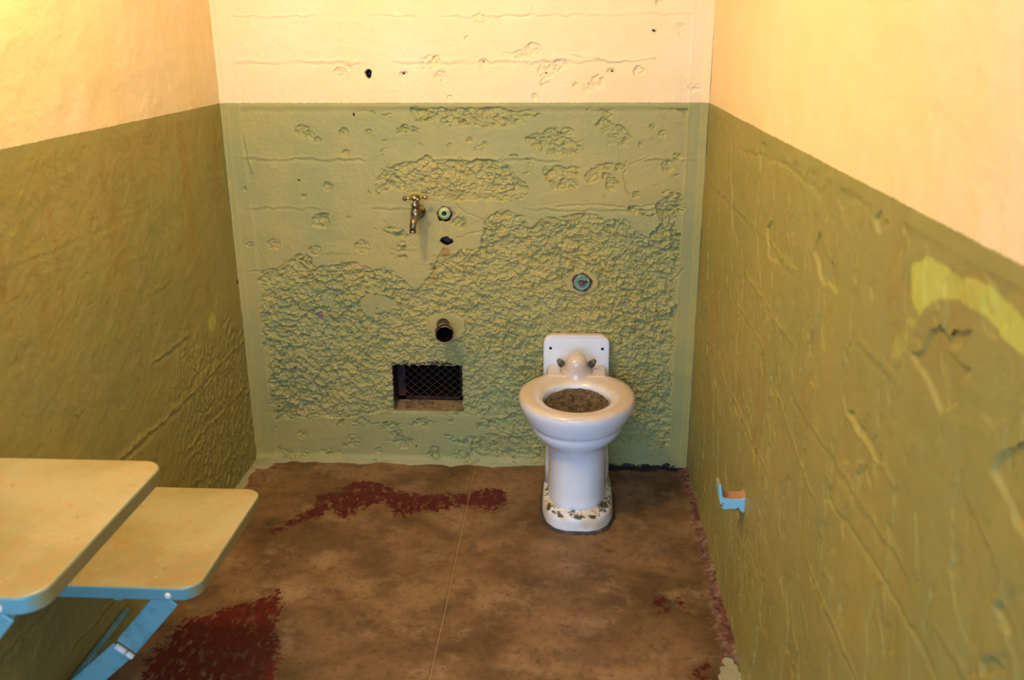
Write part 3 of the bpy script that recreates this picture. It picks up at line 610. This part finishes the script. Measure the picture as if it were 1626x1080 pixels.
# ------------------------------------------------------------------ open pipe nozzle beside the tap
gp = simple('pale_green_painted_metal', lin(170, 186, 128), .42, var=lin(150, 160, 104), vs=40)
blk = simple('pipe_inside_black', (.004, .004, .005, 1), .9)
c_ = hit(705, 340, 1, -.012); nz = empty('pipe_nozzle', (c_[0], .004, c_[2]), 'round pale green pipe end with black hole beside the tap', 'pipe fitting'); nz.scale = (.82, .9, .82)
bm = bmesh.new(); bm_lathe(bm, [(.024, -.012), (.024, .006), (.0225, .0095), (.0185, .0105), (.0165, .0125), (.0115, .0145), (.0098, .0135), (.0094, .008), (.0094, -.010)], 32, S90, cap=False); new('collar', bm, gp, nz)
bm = bmesh.new(); bm_lathe(bm, [(.0098, -.009), (.0098, -.008)], 24, S90); new('bore', bm, blk, nz)

# ------------------------------------------------------------------ stub pipe above the vent
t_ = NT('flaking_dark_pipe_paint'); ns = t_.noise(38, 4, .6, off=(1, 0, 2)); y_ = t_.xyz()[1]
band = t_.ramp(t_.math('ABSOLUTE', t_.math('ADD', t_.math('ADD', y_, .059), t_.math('MULTIPLY', t_.math('SUBTRACT', ns, .5), .05))), .0085, .0075)
M_STUB = t_.done(t_.mix(band, lin(32, 11, 11), lin(236, 214, 172)), .42, t_.bump(t_.noise(90, 4), .5, .001))
c_ = hit(707, 531, 1, -.092); sp_ = empty('stub_pipe', (c_[0] - .018, 0, c_[2] + .004), 'short dark red pipe stub with flaking cream paint sticking out above the vent', 'pipe')
dirn = Matrix.Rotation(math.radians(10), 4, 'Z') @ Matrix.Rotation(math.radians(90 + 4), 4, 'X')
bm = bmesh.new(); bm_lathe(bm, [(.0225, -.02), (.0225, .060), (.0235, .062), (.0295, .063), (.0305, .066), (.0305, .088), (.0295, .090)], 36, dirn, cap=False); new('pipe_body', bm, M_STUB, sp_)
bm = bmesh.new(); bm_lathe(bm, [(.0295, .0885), (.0300, .0912), (.0285, .0922), (.0270, .0912), (.0245, .072), (.0215, .066), (.021, .02), (.001, .018)], 36, dirn, cap=False, warp=lambda a, r, z: r * (1 + .012 * math.sin(5 * a))); rim_ = new('open_end', bm, None, sp_, mats=[simple('pale_pipe_rim', lin(150, 132, 108), .5, var=lin(60, 36, 30), vs=70, lo=.45, hi=.55), simple('stub_inside', lin(20, 8, 8), 1.0, spec=.05)])
rim_['label'] = 'open pipe end with thin pale rim'
for p in rim_.data.polygons: p.material_index = 0 if p.index < 36 * 3 else 1

# ------------------------------------------------------------------ corroded round flange over the toilet
tq = NT('corroded_teal_metal'); ns = tq.noise(70, 5, .7)
c2 = tq.mix(tq.ramp(ns, .4, .6), lin(84, 128, 108), lin(140, 158, 138)); c2 = tq.mix(tq.ramp(tq.noise(50, 5, .7, off=(4, 4, 1)), .58, .62), c2, lin(30, 50, 44))
M_TEAL = tq.done(c2, .5, tq.bump(ns, .8, .002), metal=.1)
c_ = hit(924, 449, 1, -.008); flg = empty('wall_flange', (c_[0], 0, c_[2]), 'corroded teal round flange with rusty bolt on the wall above the toilet', 'flange'); flg.scale = (.86, 1, .86)
def ragged(a, r, z): return r * (1 + .05 * math.sin(5 * a + 1) + .04 * math.sin(9 * a) + .05 * math.sin(2 * a + 2))
bm = bmesh.new(); bm_lathe(bm, [(.036, -.006), (.036, .004), (.033, .006), (.030, .0055)], 48, S90, warp=ragged); pr = new('backing_ring', bm, simple('maroon_residue', lin(84, 34, 34), .7, var=lin(34, 40, 34), vs=50, bump=.6), flg); pr['label'] = 'ragged maroon ring'
bm = bmesh.new(); bm_lathe(bm, [(.031, .004), (.031, .008), (.027, .012), (.021, .010), (.017, .009), (.016, .014), (.013, .015), (.011, .010), (.010, .009)], 40, S90); new('flange_disc', bm, M_TEAL, flg)
bm = bmesh.new(); bm_lathe(bm, [(.0095, .006), (.0095, .016), (.0075, .018), (.002, .018)], 6, S90); new('bolt', bm, simple('rusty_bolt', lin(110, 62, 48), .6, var=lin(60, 36, 34), vs=80), flg)

# ------------------------------------------------------------------ blue bracket on the right wall
tk = NT('chipped_blue_paint'); ns = tk.noise(48, 4, .6, off=(7, 2, 0)); q = tk.xyz()
c2 = tk.mix(tk.ramp(ns, .59, .60), tk.mix(tk.noise(20, 2), lin(128, 190, 204), lin(150, 205, 214)), lin(30, 26, 44))
M_BLUE = tk.done(c2, .4)
brk = empty('wall_bracket', (W, -.95, .385), 'small chipped light blue metal bracket jutting from the right wall', 'bracket')
tt = simple('warm_lit_tan_top', lin(172, 132, 104), .5, var=lin(140, 116, 70), vs=50)  # tan for the upward faces: warm lamplight put into the colour
bm = bmesh.new()
prof = [(.006, .022), (.004, -.020), (-.004, -.0215), (-.010, -.013), (-.030, -.012), (-.045, -.014), (-.052, -.010), (-.057, .004), (-.061, .030), (-.0625, .050), (-.0575, .052), (-.055, .040), (-.052, .020), (-.046, .0165), (-.03, .0145), (-.008, .0145)]
va = [bm.verts.new((x, -.012, z)) for x, z in prof]; vb = [bm.verts.new((x, .030, z)) for x, z in prof]
bm.faces.new(va); bm.faces.new(vb[::-1])
for i in range(len(prof)): bm.faces.new((va[i], va[(i + 1) % len(prof)], vb[(i + 1) % len(prof)], vb[i]))
bk = new('bracket_arm', bm, None, brk, smooth=False, mats=[M_BLUE, tt]); bk['label'] = 'light blue bracket arm, top tinted tan for warm lamplight'
for p in bk.data.polygons:
    if p.normal.z > .6 and p.center.z > 0: p.material_index = 1
bev(bk, .0018, 2)

# ------------------------------------------------------------------ folding table and seat on the left wall
ts = NT('worn_cream_enamel'); q = ts.xyz(); n1 = ts.noise(7, 6, .65, dist=.6); n2 = ts.noise(60, 5, .7)
c2 = ts.mix(ts.ramp(ts.noise(5, 5, .6, off=(3, 1, 0)), .35, .7), lin(174, 162, 126), lin(154, 138, 92))
c2 = ts.mix(ts.math('MULTIPLY', ts.ramp(ts.math('ABSOLUTE', ts.math('SUBTRACT', n1, .56)), .018, .005), .38), c2, lin(184, 134, 84))
c2 = ts.mix(ts.math('MULTIPLY', ts.ramp(n2, .64, .70), .8), c2, lin(150, 108, 60))
c2 = ts.mix(ts.math('MULTIPLY', ts.ramp(ts.vor(60), .08, .05), ts.ramp(ts.noise(10, 2), .58, .62)), c2, lin(240, 234, 214))
M_TOP = ts.done(c2, .38, ts.bump(ts.noise(90, 4), .2, .001), spec=.5)
te = NT('pale_blue_green_enamel_warm_lit'); gn = te.t.nodes.new('ShaderNodeSeparateXYZ'); te.t.links.new(te.tc.node.outputs['Normal'], gn.inputs[0])
M_RIM = te.done(te.mix(te.ramp(gn.outputs[0], .35, .97), te.mix(te.noise(14, 5), lin(112, 156, 154), lin(98, 140, 138)), te.mix(te.noise(30, 5, .7), lin(150, 142, 92), lin(132, 128, 88))), .4)  # faces towards +x tinted olive: warm light on the blue-green enamel, painted in
M_EDGE = simple('pale_blue_green_enamel', lin(112, 156, 154), .4, var=lin(98, 140, 138), vs=14)
white_ = simple('white_painted_bolt', lin(226, 220, 204), .4)
def wall_shelf(name, label, cat, x1, ya, yb, z, th, rail_len, slabname, knuckle):
    T = empty(name, (0, (ya + yb) / 2, z - th), label, cat); yc = (ya + yb) / 2
    bm = bmesh.new(); bm_prism(bm, round_rect(.006, x1, ya - yc, yb - yc, .040, (0, 1, 1, 0), 10), 0, th)
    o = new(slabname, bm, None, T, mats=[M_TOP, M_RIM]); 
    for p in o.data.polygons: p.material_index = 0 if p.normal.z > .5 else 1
    b = bev(o, .004, 3); sharp(o, 60); o['label'] = 'cream enamel top with blue-green edge'
    # hinged flat-bar brace under the near end
    L0 = Vector((x1 - .068, 0, -.004)); L1 = Vector((.012, 0, -.31)); K = Vector((x1 - .165, 0, -.118))
    for yy in (ya - yc + .004,):
        def bar(nm, a, b_, w, th_, y_off):
            bm = bmesh.new(); dv = b_ - a; ang = math.atan2(dv.z, dv.x)
            bm_box(bm, (a + b_) / 2 + Vector((0, yy + y_off, 0)), (dv.length, th_, w), Matrix.Rotation(-ang, 4, 'Y')); bo = new(nm, bm, M_EDGE, T, smooth=False); bev(bo, .003, 2); return bo
        dvn = (K - L0).normalized()
        bar('upper_brace', L0 - dvn * .01, K - dvn * .004, .048, .006, .003)
        bar('lower_brace', K + (L1 - K).normalized() * .010, L1, .048, .006, .004)
        bm = bmesh.new(); nrm = Vector((-(K - L0).normalized().z, 0, (K - L0).normalized().x))
        kc = K + Vector((0, yy - .002, 0)) + (L1 - K).normalized() * .004
        bm_tube(bm, [kc - nrm * .018, kc + nrm * .006], .0065, 12); bm_tube(bm, [kc + nrm * .008, kc + nrm * .024], .0060, 12)
        new('hinge_knuckle', bm, white_, T)['label'] = 'whitish hinge knuckle'
    bm = bmesh.new(); bm_lathe(bm, [(.007, 0), (.0065, .003), (.004, .005), (.001, .0055)], 14, Matrix.Translation((x1 - .058, ya - yc, th * .45)) @ S90); new('bolt', bm, white_, T)['label'] = 'white-painted bolt head'
    # rail on the wall that carries the braces and a hinge strip under the slab
    bm = bmesh.new(); bm_box(bm, (.012, 0, -.315), (.014, rail_len, .012)); r_o = new('wall_rail', bm, M_EDGE, T, smooth=False); bev(r_o, .002, 2)
    bm = bmesh.new(); bm_box(bm, (.010, 0, -.012), (.012, rail_len, .024)); r_o = new('hinge_strip', bm, M_EDGE, T, smooth=False); bev(r_o, .002, 2)
    bm = bmesh.new(); bm_box(bm, (x1 * .55, ya - yc + .03, -.010), (.020, .010, .020)); r_o = new('stop_lug', bm, M_EDGE, T, smooth=False); bev(r_o, .002, 2)
    return T
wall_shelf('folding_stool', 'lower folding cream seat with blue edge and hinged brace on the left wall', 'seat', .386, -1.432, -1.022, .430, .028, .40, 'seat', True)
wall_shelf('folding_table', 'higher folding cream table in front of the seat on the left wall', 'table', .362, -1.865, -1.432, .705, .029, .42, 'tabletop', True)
